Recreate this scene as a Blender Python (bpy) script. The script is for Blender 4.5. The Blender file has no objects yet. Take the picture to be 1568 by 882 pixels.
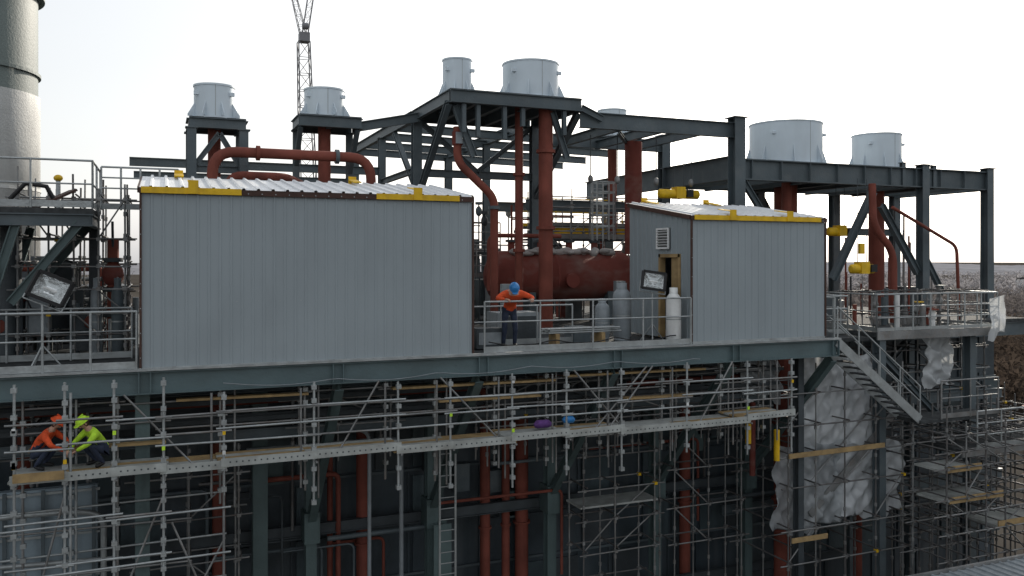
import bpy, math, random
from mathutils import Vector, Matrix
random.seed(7)
V=Vector
scene=bpy.context.scene
# ------------------------------------------------------------------ materials
def M(name, col, rough=.6, metal=0., var=.2, scale=1.5, stain=None, samt=.0, streak=(5,5,.5), bump=.02, spec=.4):
    m=bpy.data.materials.new(name); m.use_nodes=True
    nt=m.node_tree; N=nt.nodes; L=nt.links; b=N['Principled BSDF']
    b.inputs['Roughness'].default_value=rough; b.inputs['Metallic'].default_value=metal
    b.inputs['Specular IOR Level'].default_value=spec
    tc=N.new('ShaderNodeTexCoord')
    n1=N.new('ShaderNodeTexNoise'); n1.inputs['Scale'].default_value=scale; n1.inputs['Detail'].default_value=6
    L.new(tc.outputs['Object'],n1.inputs['Vector'])
    r1=N.new('ShaderNodeValToRGB'); e=r1.color_ramp.elements
    e[0].position=.3; e[1].position=.7
    e[0].color=tuple(c*(1-var) for c in col)+(1,); e[1].color=tuple(min(1,c*(1+var)) for c in col)+(1,)
    L.new(n1.outputs['Fac'],r1.inputs['Fac']); out=r1.outputs['Color']
    if stain:
        mp=N.new('ShaderNodeMapping'); mp.inputs['Scale'].default_value=streak
        L.new(tc.outputs['Object'],mp.inputs['Vector'])
        n2=N.new('ShaderNodeTexNoise'); n2.inputs['Scale'].default_value=1.; n2.inputs['Detail'].default_value=8
        L.new(mp.outputs['Vector'],n2.inputs['Vector'])
        r2=N.new('ShaderNodeValToRGB'); r2.color_ramp.elements[0].position=.48; r2.color_ramp.elements[1].position=.75
        r2.color_ramp.elements[1].color=(samt,samt,samt,1)
        L.new(n2.outputs['Fac'],r2.inputs['Fac'])
        mx=N.new('ShaderNodeMix'); mx.data_type='RGBA'
        L.new(r2.outputs['Color'],mx.inputs['Factor']); L.new(out,mx.inputs['A']); mx.inputs['B'].default_value=tuple(stain)+(1,)
        out=mx.outputs['Result']
    L.new(out,b.inputs['Base Color'])
    if bump:
        n3=N.new('ShaderNodeTexNoise'); n3.inputs['Scale'].default_value=14; n3.inputs['Detail'].default_value=5
        L.new(tc.outputs['Object'],n3.inputs['Vector'])
        bp=N.new('ShaderNodeBump'); bp.inputs['Distance'].default_value=bump; bp.inputs['Strength'].default_value=.4
        L.new(n3.outputs['Fac'],bp.inputs['Height']); L.new(bp.outputs['Normal'],b.inputs['Normal'])
    return m
def Mtwig(name,col):
    m=bpy.data.materials.new(name); m.use_nodes=True; nt=m.node_tree;N=nt.nodes;L=nt.links
    N.remove(N['Principled BSDF']); o=N['Material Output']
    d=N.new('ShaderNodeBsdfDiffuse');t=N.new('ShaderNodeBsdfTranslucent');x=N.new('ShaderNodeMixShader'); x.inputs[0].default_value=.45
    tc=N.new('ShaderNodeTexCoord'); n=N.new('ShaderNodeTexNoise'); n.inputs['Scale'].default_value=.03; n.inputs['Detail'].default_value=4
    r=N.new('ShaderNodeValToRGB'); r.color_ramp.elements[0].position=.35;r.color_ramp.elements[1].position=.65
    r.color_ramp.elements[0].color=tuple(c*.75 for c in col)+(1,); r.color_ramp.elements[1].color=tuple(c*1.2 for c in col)+(1,)
    L.new(tc.outputs['Object'],n.inputs['Vector']);L.new(n.outputs['Fac'],r.inputs['Fac'])
    for q in(d,t): L.new(r.outputs['Color'],q.inputs['Color'])
    L.new(d.outputs[0],x.inputs[1]);L.new(t.outputs[0],x.inputs[2]);L.new(x.outputs[0],o.inputs['Surface']); return m
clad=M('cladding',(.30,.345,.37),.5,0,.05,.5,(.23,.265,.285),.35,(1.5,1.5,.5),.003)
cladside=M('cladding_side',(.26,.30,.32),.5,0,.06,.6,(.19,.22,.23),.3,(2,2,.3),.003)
roofm=M('roof_sheet',(.74,.76,.78),.4,.2,.06,1.)
brown=M('brown_flashing',(.06,.028,.02),.6,0,.3,3)
yellow=M('yellow_paint',(.74,.46,.01),.5,0,.15,4,(.3,.18,.03),.4)
steel=M('steel_bluegrey',(.085,.108,.12),.55,0,.22,.8,(.15,.165,.17),.45,(2,2,2))  # blue-grey paint, base raised to stand in for veiling haze
steeld=M('steel_dark',(.05,.06,.067),.6,0,.3,1.2)  # dark steel, lifted in colour to imitate veiling glare
green=M('steel_green',(.09,.13,.132),.55,0,.2,.8,(.05,.07,.07),.5,(4,4,.4))  # green steel, its tone lightened for painted-in haze
fascia=M('fascia_teal',(.10,.145,.155),.55,0,.15,.8,(.07,.09,.09),.5,(1,1,3))
galv=M('galvanised',(.38,.405,.41),.45,.5,.25,3,(.17,.17,.16),.55,(6,6,6))
galvd=M('scaffold_tube',(.24,.245,.245),.5,.45,.35,2.5,(.13,.09,.065),.6,(5,5,5))
galvk=M('scaffold_tube_old',(.14,.14,.14),.55,.4,.35,2.5,(.1,.06,.04),.6,(5,5,5))
vent=M('vent_galvanised',(.60,.68,.74),.45,.12,.05,1.2,(.5,.56,.6),.4,(3,3,.5),.002)
red=M('red_oxide',(.20,.06,.043),.75,0,.22,1.5,(.11,.038,.03),.6,(4,4,.6),spec=.2)
redd=M('red_oxide_drum',(.17,.048,.038),.8,0,.2,1,(.22,.15,.13),.6,(1.4,1.4,2.5),spec=.15)
dust=M('dusty_lagging',(.36,.35,.34),.9,0,.25,2.5,(.2,.08,.06),.5,(2,2,2),spec=.1)
wood=M('timber',(.34,.235,.11),.8,0,.25,3,(.17,.11,.06),.5,(6,1,6))
wallm=M('dark_panels',(.048,.064,.076),.42,0,.3,.7,(.10,.115,.125),.65,(2,2,.3))  # dark cladding, haze and paler sheen patches put into the colour
wallp=M('dark_panels_teal',(.07,.097,.108),.4,0,.25,.9,(.035,.042,.05),.6,(3,3,.3))  # teal cladding, colour lifted to imitate the hazy veil
wall2=M('bluegrey_panels',(.24,.30,.34),.5,0,.12,.7,(.1,.12,.13),.5,(3,3,.4))
grate=M('deck_grating',(.06,.064,.066),.9,0,.3,6,spec=.05)
board=M('scaffold_board',(.38,.40,.385),.7,.1,.2,2.5,(.18,.17,.15),.6,(3,3,3))
stackm=M('stack_steel',(.12,.15,.145),.6,0,.18,.6,(.06,.08,.08),.6,(3,3,.25))
stackl=M('stack_insulation',(.5,.51,.5),.6,.1,.15,1,(.3,.3,.3),.6,(2,2,.4))
black=M('black_rubber',(.015,.015,.016),.6,0,.2,4)
white=M('white_paint',(.72,.73,.72),.4,0,.08,4,(.4,.4,.38),.4,(6,6,1))
greyp=M('grey_paint',(.24,.27,.29),.45,0,.15,4,(.15,.15,.15),.4,(6,6,1))
orange=M('orange_cloth',(.7,.09,.025),.85,0,.25,9)
hiviz=M('hiviz_cloth',(.5,.8,.05),.8,0,.2,9)
navy=M('navy_cloth',(.03,.04,.07),.9,0,.3,9)
purple=M('purple_cloth',(.12,.05,.2),.9,0,.3,9)
skin=M('skin',(.5,.3,.22),.6,0,.08,9,bump=0)
bluep=M('blue_plastic',(.03,.2,.5),.3,0,.08,9,bump=0)
whitep=M('white_plastic',(.75,.75,.7),.35,0,.05,9,bump=0)
craneM=M('crane_steel',(.2,.2,.21),.6,0,.2,.5)
glass=M('lamp_reflector',(.7,.72,.72),.15,.8,.1,6,bump=.03)
def plastic(name,tmin,tmax,base,tl):
    m=bpy.data.materials.new(name); m.use_nodes=True
    nt=m.node_tree;N=nt.nodes;L=nt.links
    for n in list(N):
        if n.type!='OUTPUT_MATERIAL': N.remove(n)
    o=[n for n in N][0]
    p=N.new('ShaderNodeBsdfPrincipled'); p.inputs['Base Color'].default_value=base+(1,); p.inputs['Roughness'].default_value=.2; p.inputs['Specular IOR Level'].default_value=.8
    t=N.new('ShaderNodeBsdfTranslucent'); t.inputs['Color'].default_value=(.78,.8,.8,1)
    tr=N.new('ShaderNodeBsdfTransparent'); tr.inputs['Color'].default_value=(.8,.84,.86,1)
    a=N.new('ShaderNodeMixShader'); a.inputs[0].default_value=tl
    b=N.new('ShaderNodeMixShader')
    tc=N.new('ShaderNodeTexCoord'); no=N.new('ShaderNodeTexNoise'); no.inputs['Scale'].default_value=1.6; no.inputs['Detail'].default_value=4
    L.new(tc.outputs['Object'],no.inputs['Vector'])
    r=N.new('ShaderNodeMapRange'); r.inputs['From Min'].default_value=.3; r.inputs['From Max'].default_value=.7
    r.inputs['To Min'].default_value=tmin; r.inputs['To Max'].default_value=tmax
    L.new(no.outputs['Fac'],r.inputs['Value'])
    mp=N.new('ShaderNodeMapping'); mp.inputs['Scale'].default_value=(2.6,2.6,1.); mp.inputs['Rotation'].default_value=(0,.5,0)
    L.new(tc.outputs['Object'],mp.inputs['Vector'])
    w=N.new('ShaderNodeTexNoise'); w.noise_type='RIDGED_MULTIFRACTAL'; w.inputs['Scale'].default_value=1.; w.inputs['Detail'].default_value=5
    L.new(mp.outputs['Vector'],w.inputs['Vector'])
    bp=N.new('ShaderNodeBump'); bp.inputs['Distance'].default_value=.14; bp.inputs['Strength'].default_value=1.
    L.new(w.outputs['Fac'],bp.inputs['Height']); L.new(bp.outputs['Normal'],p.inputs['Normal'])
    L.new(p.outputs[0],a.inputs[1]);L.new(t.outputs[0],a.inputs[2])
    L.new(r.outputs['Result'],b.inputs[0]);L.new(a.outputs[0],b.inputs[1]);L.new(tr.outputs[0],b.inputs[2])
    L.new(b.outputs[0],o.inputs['Surface']); return m
plas=plastic('plastic_sheet',.04,.22,(.66,.69,.71),.25)
plas2=plastic('plastic_sheet_thin',.12,.4,(.46,.49,.51),.3)
# ------------------------------------------------------------------ mesh builder
class B:
    def __init__(s,name): s.name=name; s.v=[];s.f=[];s.m=[];s.s=[];s.mats=[]
    def add(s,vs,fs,mat,smooth=False):
        if mat not in s.mats: s.mats.append(mat)
        k=s.mats.index(mat); o=len(s.v); s.v+= [tuple(p) for p in vs]
        for f in fs: s.f.append([i+o for i in f]); s.m.append(k); s.s.append(smooth)
    def box(s,a,b,mat):
        x0,y0,z0=a;x1,y1,z1=b
        s.add([(x0,y0,z0),(x1,y0,z0),(x1,y1,z0),(x0,y1,z0),(x0,y0,z1),(x1,y0,z1),(x1,y1,z1),(x0,y1,z1)],
          [(0,3,2,1),(4,5,6,7),(0,1,5,4),(1,2,6,5),(2,3,7,6),(3,0,4,7)],mat)
    def fr(s,p0,p1,up=None):
        p0=V(p0);p1=V(p1);z=(p1-p0).normalized(); u=V(up) if up else V((0,0,1))
        if abs(z.dot(u))>.97: u=V((0,1,0)) if abs(z.y)<.9 else V((1,0,0))
        x=z.cross(u).normalized(); y=x.cross(z); return p0,p1,x,y
    def beam(s,p0,p1,w,h,mat,ox=0,oy=0,up=None):
        p0,p1,x,y=s.fr(p0,p1,up); vs=[]
        for p in (p0,p1):
            for a,b in((-1,-1),(1,-1),(1,1),(-1,1)): vs.append(p+x*(ox+a*w/2)+y*(oy+b*h/2))
        s.add(vs,[(0,3,2,1),(4,5,6,7),(0,1,5,4),(1,2,6,5),(2,3,7,6),(3,0,4,7)],mat)
    def ib(s,p0,p1,d,w,mat,up=None,tf=.025):
        s.beam(p0,p1,w,tf,mat,0,d/2-tf/2,up); s.beam(p0,p1,w,tf,mat,0,-d/2+tf/2,up); s.beam(p0,p1,.018,d-2*tf,mat,0,0,up)
    def tube(s,p0,p1,r,mat,seg=6,r2=None):
        p0,p1,x,y=s.fr(p0,p1); r2=r if r2 is None else r2; vs=[]
        for p,q in((p0,r),(p1,r2)):
            for i in range(seg):
                a=2*math.pi*i/seg; vs.append(p+x*(q*math.cos(a))+y*(q*math.sin(a)))
        s.add(vs,[(i,(i+1)%seg,seg+(i+1)%seg,seg+i) for i in range(seg)],mat,True)
        s.add(vs,[tuple(range(seg))[::-1],tuple(range(seg,2*seg))],mat)
    def sweep(s,pts,rs,mat,seg=10):
        pts=[V(p) for p in pts]; n=len(pts)
        if not hasattr(rs,'__len__'): rs=[rs]*n
        t=(pts[1]-pts[0]).normalized(); u=V((0,0,1)) if abs(t.z)<.9 else V((0,1,0))
        x=t.cross(u).normalized(); vs=[]
        for i,p in enumerate(pts):
            a=pts[max(i-1,0)];b=pts[min(i+1,n-1)]; t=(b-a).normalized()
            x=(x-t*x.dot(t)).normalized(); y=t.cross(x)
            for k in range(seg):
                g=2*math.pi*k/seg; vs.append(p+x*(rs[i]*math.cos(g))+y*(rs[i]*math.sin(g)))
        fs=[(i*seg+k,i*seg+(k+1)%seg,(i+1)*seg+(k+1)%seg,(i+1)*seg+k) for i in range(n-1) for k in range(seg)]
        s.add(vs,fs,mat,True); s.add(vs,[tuple(range(seg))[::-1],tuple(range((n-1)*seg,n*seg))],mat)
    def pipe(s,pts,r,mat,bend=.35,seg=12):
        pts=[V(p) for p in pts]; o=[pts[0]]
        for i in range(1,len(pts)-1):
            p=pts[i];a=pts[i-1]-p;b=pts[i+1]-p; d=min(bend,a.length*.49,b.length*.49)
            A=p+a.normalized()*d;Bp=p+b.normalized()*d
            for k in range(7):
                t=k/6; o.append(A*(1-t)**2+p*2*t*(1-t)+Bp*t*t)
        o.append(pts[-1]); s.sweep(o,r,mat,seg)
        return s
    def flange(s,p,axis,r,mat,th=.05):
        a=V(axis).normalized()*th; s.tube(V(p)-a,V(p)+a,r,mat,16)
    def lathe(s,c,prof,mat,seg=28,rot=None,smooth=True):
        c=V(c); R=rot or Matrix.Identity(3); vs=[];n=len(prof)
        for r,z in prof:
            for k in range(seg):
                g=2*math.pi*k/seg; vs.append(c+R@V((r*math.cos(g),r*math.sin(g),z)))
        s.add(vs,[(i*seg+k,i*seg+(k+1)%seg,(i+1)*seg+(k+1)%seg,(i+1)*seg+k) for i in range(n-1) for k in range(seg)],mat,smooth)
    def ell(s,c,rx,ry,rz,mat,rot=None,seg=14,lo=-90):
        c=V(c);R=rot or Matrix.Identity(3);vs=[];n=9
        for i in range(n):
            la=math.radians(lo+(90-lo)*i/(n-1))
            for k in range(seg):
                g=2*math.pi*k/seg; vs.append(c+R@V((rx*math.cos(la)*math.cos(g),ry*math.cos(la)*math.sin(g),rz*math.sin(la))))
        s.add(vs,[(i*seg+k,i*seg+(k+1)%seg,(i+1)*seg+(k+1)%seg,(i+1)*seg+k) for i in range(n-1) for k in range(seg)],mat,True)
    def corr(s,o,u,W,vf,n,mat,pitch=.25,depth=.025):
        o=V(o);u=V(u);n=V(n); pr=[]; x=0
        while x<W-1e-4:
            for d,h in((0,0),(.68,0),(.74,1),(.90,1),(.96,0)):
                q=x+d*pitch
                if q<W: pr.append((q,h*depth))
            x+=pitch
        pr.append((W,0)); vs=[]
        for q,h in pr:
            p=o+u*q+n*h; vs+= [p,p+vf(q)]
        s.add(vs,[(2*i,2*i+2,2*i+3,2*i+1) for i in range(len(pr)-1)],mat)
    def done(s,parent=None):
        me=bpy.data.meshes.new(s.name); me.from_pydata(s.v,[],s.f)
        for m in s.mats: me.materials.append(m)
        me.polygons.foreach_set('material_index',s.m); me.polygons.foreach_set('use_smooth',s.s); me.update()
        ob=bpy.data.objects.new(s.name,me); scene.collection.objects.link(ob)
        if parent: ob.parent=parent
        return ob
def empty(name):
    e=bpy.data.objects.new(name,None); scene.collection.objects.link(e); return e
def rail(b,pts,mat=galv,h=1.12,mids=(.6,),sp=1.3,r=.024,toe=.14,base=-.02,posts=None):
    for p,q in zip(pts[:-1],pts[1:]):
        p=V(p);q=V(q);L=(q-p).length
        b.tube(p+V((0,0,h)),q+V((0,0,h)),r,mat,8)
        for m in mids: b.tube(p+V((0,0,m)),q+V((0,0,m)),r*.85,mat,6)
        if toe: b.beam(p+V((0,0,toe/2)),q+V((0,0,toe/2)),.012,toe,mat)
        n=max(1,round(L/sp))
        ts=[i/n for i in range(n+1)]
        for t in ts:
            c=p.lerp(q,t); b.tube(c+V((0,0,base)),c+V((0,0,h)),r,mat,8)
def scaf(b,xs,ys,z0,z1,lv,mat=galvd,diag=.3,r=.024,jit=.05,coup=True,over=.25):
    for x in xs:
        for y in ys:
            dx=random.uniform(-.02,.02); mt=mat if random.random()<.7 else galvk
            b.tube((x+dx,y,z0),(x-dx,y,z1+random.uniform(-.3,.3)*(1 if over else 0)),r,mt,6)
            z=z0+.3
            while z<z1:
                if coup: b.tube((x,y,z-.05),(x,y,z+.05),r*1.9,mat,6)
                z+=random.choice((.5,1.,1.))
    for z in lv:
        for y in ys:
            zz=z+random.uniform(-jit,jit)
            b.tube((xs[0]-over*random.uniform(.5,1.6),y-.05,zz),(xs[-1]+over*random.uniform(.5,1.6),y-.05,zz+random.uniform(-jit,jit)*.5),r*.95,mat if random.random()<.6 else galvk,6)
            if coup:
                for x in xs: b.box((x-.045,y-.08,zz-.04),(x+.045,y+.03,zz+.04),mat if random.random()<.95 else yellow)
        for x in xs:
            zz=z+.06; b.tube((x+.05,ys[0]-over*.6,zz),(x+.05,ys[-1]+over*.6,zz),r*.95,galvk,6)
    for i in range(len(xs)-1):
        for k in range(len(lv)-1):
            if random.random()<diag:
                a,c=(xs[i],xs[i+1]) if random.random()<.5 else (xs[i+1],xs[i])
                b.tube((a,ys[0]+.06,lv[k]),(c,ys[0]+.06,lv[k+1]),r*.9,mat,6)
# ------------------------------------------------------------------ ground / background
g=B('ground')
gm=M('ground_soil',(.06,.054,.048),1,0,.3,.01,(.085,.08,.07),.6,(.02,.02,.02),bump=0,spec=0)
g.add([(-4000,-3000,-28),(9000,-3000,-28),(9000,9000,-28),(-4000,9000,-28)],[(0,1,2,3)],gm); g.done()
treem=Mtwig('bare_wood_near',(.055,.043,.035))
treef=Mtwig('bare_wood_mid_hazed',(.12,.11,.11))  # same bare wood, paler: distance haze put into the colour
treeff=Mtwig('bare_wood_far_hazed',(.24,.235,.25))  # palest trees, aerial haze painted in as a lighter grey
hillm=Mtwig('hill_wood_hazed',(.38,.385,.42))  # wooded hills, their light bluish grey is painted-in haze
hl=B('hills'); vs=[];n=500
for i in range(n+1):
    az=math.radians(-60+150*i/n); 
    top=-9+4*math.sin(i*.06)+2.5*math.sin(i*.16+1)+random.uniform(-1.2,1.2)
    for d,z in((1900,-28.5),(2500,top*.9-3),(3000,top),(3600,-29)): vs.append((d*math.sin(az),d*math.cos(az),z))
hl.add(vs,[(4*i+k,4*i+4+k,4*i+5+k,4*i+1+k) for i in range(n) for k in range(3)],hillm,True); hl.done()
t=B('distant_woodland')
for i in range(7500):
    d=170*(11)**(random.random()**.8)
    az=math.radians(random.uniform(36,60)) if i%5 else math.radians(random.uniform(-25,75))
    x=d*math.sin(az);y=d*math.cos(az)-18; h=random.uniform(7,12)
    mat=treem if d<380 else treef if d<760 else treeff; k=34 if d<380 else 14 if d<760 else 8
    t.tube((x,y,-28),(x,y,-28+h*.75),.14,mat,3,.05)
    for j in range(k):
        a=random.uniform(0,6.28);rr=h*.36*math.sqrt(random.random());zz=-28+h*random.uniform(.15,1)
        c=V((x+rr*math.cos(a),y+rr*math.sin(a),zz)); s=h*random.uniform(.04,.11)*(1 if d<380 else 1.5 if d<760 else 2.6)
        t.add([c+V((random.uniform(-s,s),random.uniform(-s,s),random.uniform(-s,s)*.9)) for _ in range(3)],[(0,1,2)],mat)
t.done()
for (x,y,w,l,h) in((900,640,60,20,8),(980,600,30,18,6),(1100,560,70,25,9)):
    wb=B('warehouse_building'); wb.box((x,y,-28),(x+w,y+l,-28+h),white)
    wb.add([(x-1,y-1,-28+h),(x+w+1,y-1,-28+h),(x+w+1,y+l/2,-28+h+3),(x-1,y+l/2,-28+h+3)],[(0,1,2,3)],greyp)
    wb.add([(x-1,y+l+1,-28+h),(x+w+1,y+l+1,-28+h),(x+w+1,y+l/2,-28+h+3),(x-1,y+l/2,-28+h+3)],[(0,1,2,3)],greyp)
    for k in range(5): wb.box((x+w*(k+.3)/5,y-.1,-26),(x+w*(k+.7)/5,y-.02,-24),black)
    wb.done()
# ------------------------------------------------------------------ sheds
def shed(x0,x1,y0,y1,z0,z1,zr,ystr,clips,rearclips,door=False):
    e=empty('site_cabin_shed'); W=x1-x0;D=y1-y0
    f=B('front_wall'); f.corr((x0,y0,z0),(1,0,0),W,lambda q:V((0,0,z1-z0)),(0,-1,0),clad,.22,.015)
    f.box((x0,y0-.03,z0-.06),(x1,y0+.02,z0),galv)
    for zz in (z0+.3,z0+1.3,z0+2.3,z1-.25):
        x=x0+.07
        while x<x1: f.box((x,y0-.006,zz),(x+.015,y0,zz+.015),galv); x+=.44
    f.done(e)
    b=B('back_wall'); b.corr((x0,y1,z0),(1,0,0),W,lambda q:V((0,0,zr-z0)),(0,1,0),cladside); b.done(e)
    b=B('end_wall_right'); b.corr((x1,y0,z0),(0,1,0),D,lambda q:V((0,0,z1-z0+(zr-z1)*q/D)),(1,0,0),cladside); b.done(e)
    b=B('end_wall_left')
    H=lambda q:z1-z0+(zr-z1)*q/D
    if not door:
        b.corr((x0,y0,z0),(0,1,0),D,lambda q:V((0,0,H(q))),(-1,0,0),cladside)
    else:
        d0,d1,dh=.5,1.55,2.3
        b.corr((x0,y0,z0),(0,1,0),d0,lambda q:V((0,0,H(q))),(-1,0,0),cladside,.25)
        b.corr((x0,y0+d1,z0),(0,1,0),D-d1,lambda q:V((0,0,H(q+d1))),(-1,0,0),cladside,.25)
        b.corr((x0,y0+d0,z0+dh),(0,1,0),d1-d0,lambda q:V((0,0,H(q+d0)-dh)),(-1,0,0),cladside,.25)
        b.done(e); b=B('door_frame')
        for yy in(y0+d0,y0+d1-.09): b.box((x0-.05,yy,z0),(x0+.12,yy+.09,z0+dh),wood)
        b.box((x0-.05,y0+d0+.001,z0+dh-.09),(x0+.12,y0+d1-.001,z0+dh+.003),wood)
        b.box((x0+.02,y0+d0+.09,z0+.02),(x0+.06,y0+d0+.5,z0+dh-.09),wood)
        b.done(e); b=B('louvre_vent')
        a0,a1,b0,b1=y0+.98,y0+1.6,2.5,3.08
        b.box((x0-.06,a0,b0),(x0-.03,a1,b1),black)
        for (p,q,r_,s_) in((a0,a0+.05,b0,b1),(a1-.05,a1,b0,b1),(a0+.05,a1-.05,b0,b0+.05),(a0+.05,a1-.05,b1-.05,b1)): b.box((x0-.1,p,r_),(x0-.035,q,s_),white)
        for k in range(6): 
            zc=b0+.1+k*.075; b.beam((x0-.08,a0+.05,zc),(x0-.08,a1-.05,zc),.07,.012,white,up=(.6,0,1))
    b.done(e)
    b=B('roof'); sl=(zr-z1)/D
    b.corr((x0-.08,y0-.08,z1+.06),(1,0,0),W+.16,lambda q:V((0,D+.2,(D+.2)*sl)),(0,0,1),roofm,.3,.045); b.done(e)
    b=B('flashing')
    b.box((x0-.06,y0-.07,z1-.05),(x1+.04,y0-.03,z1+.07),brown)
    b.box((x0-.05,y0-.05,z0),(x0-.005,y0+.0,z1-.05),brown)
    b.box((x1+.005,y0-.03,z0),(x1+.05,y0+.05,z1-.05),brown)
    b.beam((x0-.07,y0-.03,z1+.02),(x0-.07,y1,zr+.02),.04,.12,brown)
    z=z0+.2
    while z<z1: b.tube((x0-.03,y0-.06,z),(x0-.03,y0-.045,z),.012,galv,5); z+=.5
    x=x0+.1
    while x<x1: b.tube((x,y0-.085,z1-.01),(x,y0-.069,z1-.01),.014,galv,5); x+=.28
    b.done(e)
    b=B('yellow_strips')
    for a,c in ystr: b.box((a,y0-.092,z1-.045),(c,y0-.072,z1+.085),yellow)
    for c in clips:
        b.box((c-.1,y0-.12,z1-.04),(c+.1,y0-.093,z1+.24),yellow)
        b.beam((c,y0-.1,z1+.2),(c,y0+.45,z1+.2+.5*sl),.2,.02,yellow)
    for c in rearclips:
        b.beam((c,y1-.6,zr+.06),(c,y1+.05,zr+.18),.2,.03,yellow); b.box((c-.1,y1+.03,zr-.1),(c+.1,y1+.06,zr+.26),yellow)
    b.done(e)
shed(-.35,6.73,0.0,3.2,.02,3.6,4.1,[(-.37,1.57),(4.45,6.4)],[.62,5.4],[.4,4.6])
shed(12.87,17.29,0.05,3.25,.06,3.3,3.8,[(12.9,17.1)],[14.1,16.0],[13.4,15.6],True)
# ------------------------------------------------------------------ deck and building below
d=B('plant_deck')
d.box((-9,.12,-.14),(17.6,4,-.03),grate); d.box((-9,4.001,-.16),(31,18,-.04),grate)
x=-8.5
while x<17.5:
    d.ib((x,.15,-.33),(x,5,-.33),.34,.14,steeld); x+=1.18
d.ib((-9,.03,-.29),(17.7,.03,-.29),.46,.2,fascia)
d.box((-9,-.12,-.045),(17.75,.1,.0),galv)
for x in (-.3,3.6,7.0,10.6,14.2,17.6): d.box((x-.12,-.085,-.5),(x-.1,0,-.08),fascia); d.box((x+.1,-.085,-.5),(x+.12,0,-.08),fascia)
d.ib((17.6,.1,-.29),(17.6,5,-.29),.46,.2,steel)
d.ib((-9,2.4,-.75),(17.4,2.4,-.75),.4,.2,steel); d.ib((-9,4,-.5),(22,4,-.5),.5,.2,steel)
for x in(20.1,23.5,26.5,29.9): d.ib((x,4.3,-.42),(x,18,-.42),.5,.2,steel)
d.ib((22.1,4.12,-.42),(31,4.12,-.42),.5,.2,steel)
d.done()
s=B('support_steelwork')
for x in (-.35,3.65,6.95,10.6,14.2,17.65):
    yy=.6 if x<0 else 4
    s.ib((x,yy,-28),(x,yy,-.52),.3,.28,green,up=(0,1,0))
    if x>0:
        s.ib((x,.15,-.6),(x,3.85,-4.6),.26,.2,green)
        s.box((x-.2,3.7,-5.2),(x+.2,4.3,-4.4),green)
s.ib((2.35,3.9,-28),(2.35,3.9,-.5),.36,.36,green,up=(0,1,0))
s.ib((7.1,3.6,-28),(7.1,3.6,-5.0),.45,.5,green,up=(0,1,0))
s.ib((17.2,1.,-28),(17.2,1.,-.6),.24,.2,steeld,up=(0,1,0))
for z in(-2.1,-5.,-8): s.ib((-8,4.3,z),(22,4.3,z),.3,.15,steeld)
s.ib((-6,2.1,-1.9),(17,2.1,-1.9),.25,.14,steel)
for (x,y) in((20.5,1.2),(24.6,1.4),(25.3,4.5),(22.5,4.5),(28.5,4.5)): s.ib((x,y,-28),(x,y,-.2),.3,.25,steel,up=(0,1,0))
for z in(-2.9,-6): s.ib((17,4.4,z),(30,4.4,z),.35,.18,steel)
s.ib((20.5,1.3,-.6),(23.2,1.3,-2.9),.18,.18,steel); s.ib((25.3,4.4,-.6),(22.5,4.4,-2.9),.18,.18,steel)
s.ib((18,4.4,-.7),(20.4,4.4,-2.8),.2,.18,steel); s.ib((23,4.4,-3),(20.4,4.4,-5.8),.2,.18,steel)
s.done()
w=B('boiler_house_wall')
w.box((-9,5.2,-28),(30.6,17.9,-.7),wallm)
x=-8.8
while x<30.4: w.box((x,5.14,-28),(x+.06,5.197,-.75),wallm); x+=1.1
x=-8.7
while x<30:
    for z0,z1 in((-2.3,-1.),(-3.85,-2.5),(-5.3,-4.0),(-6.9,-5.5),(-8.6,-7)):
        if random.random()<.62: w.box((x+.05,5.11,z0+.08),(x+1.0,5.19,z1-.05),random.choice((wallp,wallm,steeld,wallp)))
    x+=1.1
for z in(-2.4,-3.9,-5.4,-6.9): w.box((-8.9,5.05,z),(30.5,5.1,z+.07),steel)
w.done()
w=B('panel_wall')
w.box((-9,1.4,-28),(-1.25,1.6,-2.6),wall2)
for z in(-2.7,-3.6,-4.5,-5.4,-6.3): w.box((-9,1.34,z),(-1.2,1.397,z+.05),galv)
for x in(-2.3,-1.9,-1.35,-3,-4): w.box((x,1.29,-12),(x+.07,1.335,-2.6),steel)
w.pipe([(-6,.9,-2.95),(-1.7,.9,-2.98),(-1.1,.9,-3.1),(-1.1,.9,-6.2)],.06,galv)
w.pipe([(-6,.9,-3.85),(-.9,.9,-4.05)],.05,galv)
w.done()
p=B('process_pipework')
for x,y,r,z1 in((1.4,4.6,.17,-.8),(4.25,4.5,.08,-2),(5.15,4.5,.18,-2),(8.75,4.5,.15,-1.9),(9.4,4.5,.12,-1.9),(9.95,4.6,.2,-1.9),(15.7,4.6,.18,-1.5),(18.8,3.6,.28,-1),(29,2.5,.2,-3),(21.8,3.4,.14,-1),(-3.,4.3,.15,-1)):
    p.tube((x,y,-28),(x,y,z1),r,red,14)
    for z in(-3.1,-5.6): p.flange((x,y,z),(0,0,1),r*1.3,red,.03)
p.pipe([(-5,3.3,-1.3),(8.3,3.3,-1.3),(8.3,3.3,-2.6)],.1,red)
p.pipe([(9.5,3,-1.),(17.5,3,-1.)],.14,red); p.pipe([(2,3.6,-2.6),(6,3.6,-2.6),(6,3.6,-9)],.06,greyp)
p.pipe([(4.9,2.6,-9),(4.9,2.6,-2.1),(4.2,2.6,-2.1)],.05,greyp)
p.pipe([(12.2,2.2,-1.3),(16.5,2.2,-1.3),(16.5,2.2,-4.3)],.09,redd)
p.pipe([(15.75,.2,-3.35),(15.75,.2,-2.5)],.08,yellow); p.pipe([(15.1,.6,-2.9),(15.1,.6,-2.)],.08,yellow)
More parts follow.
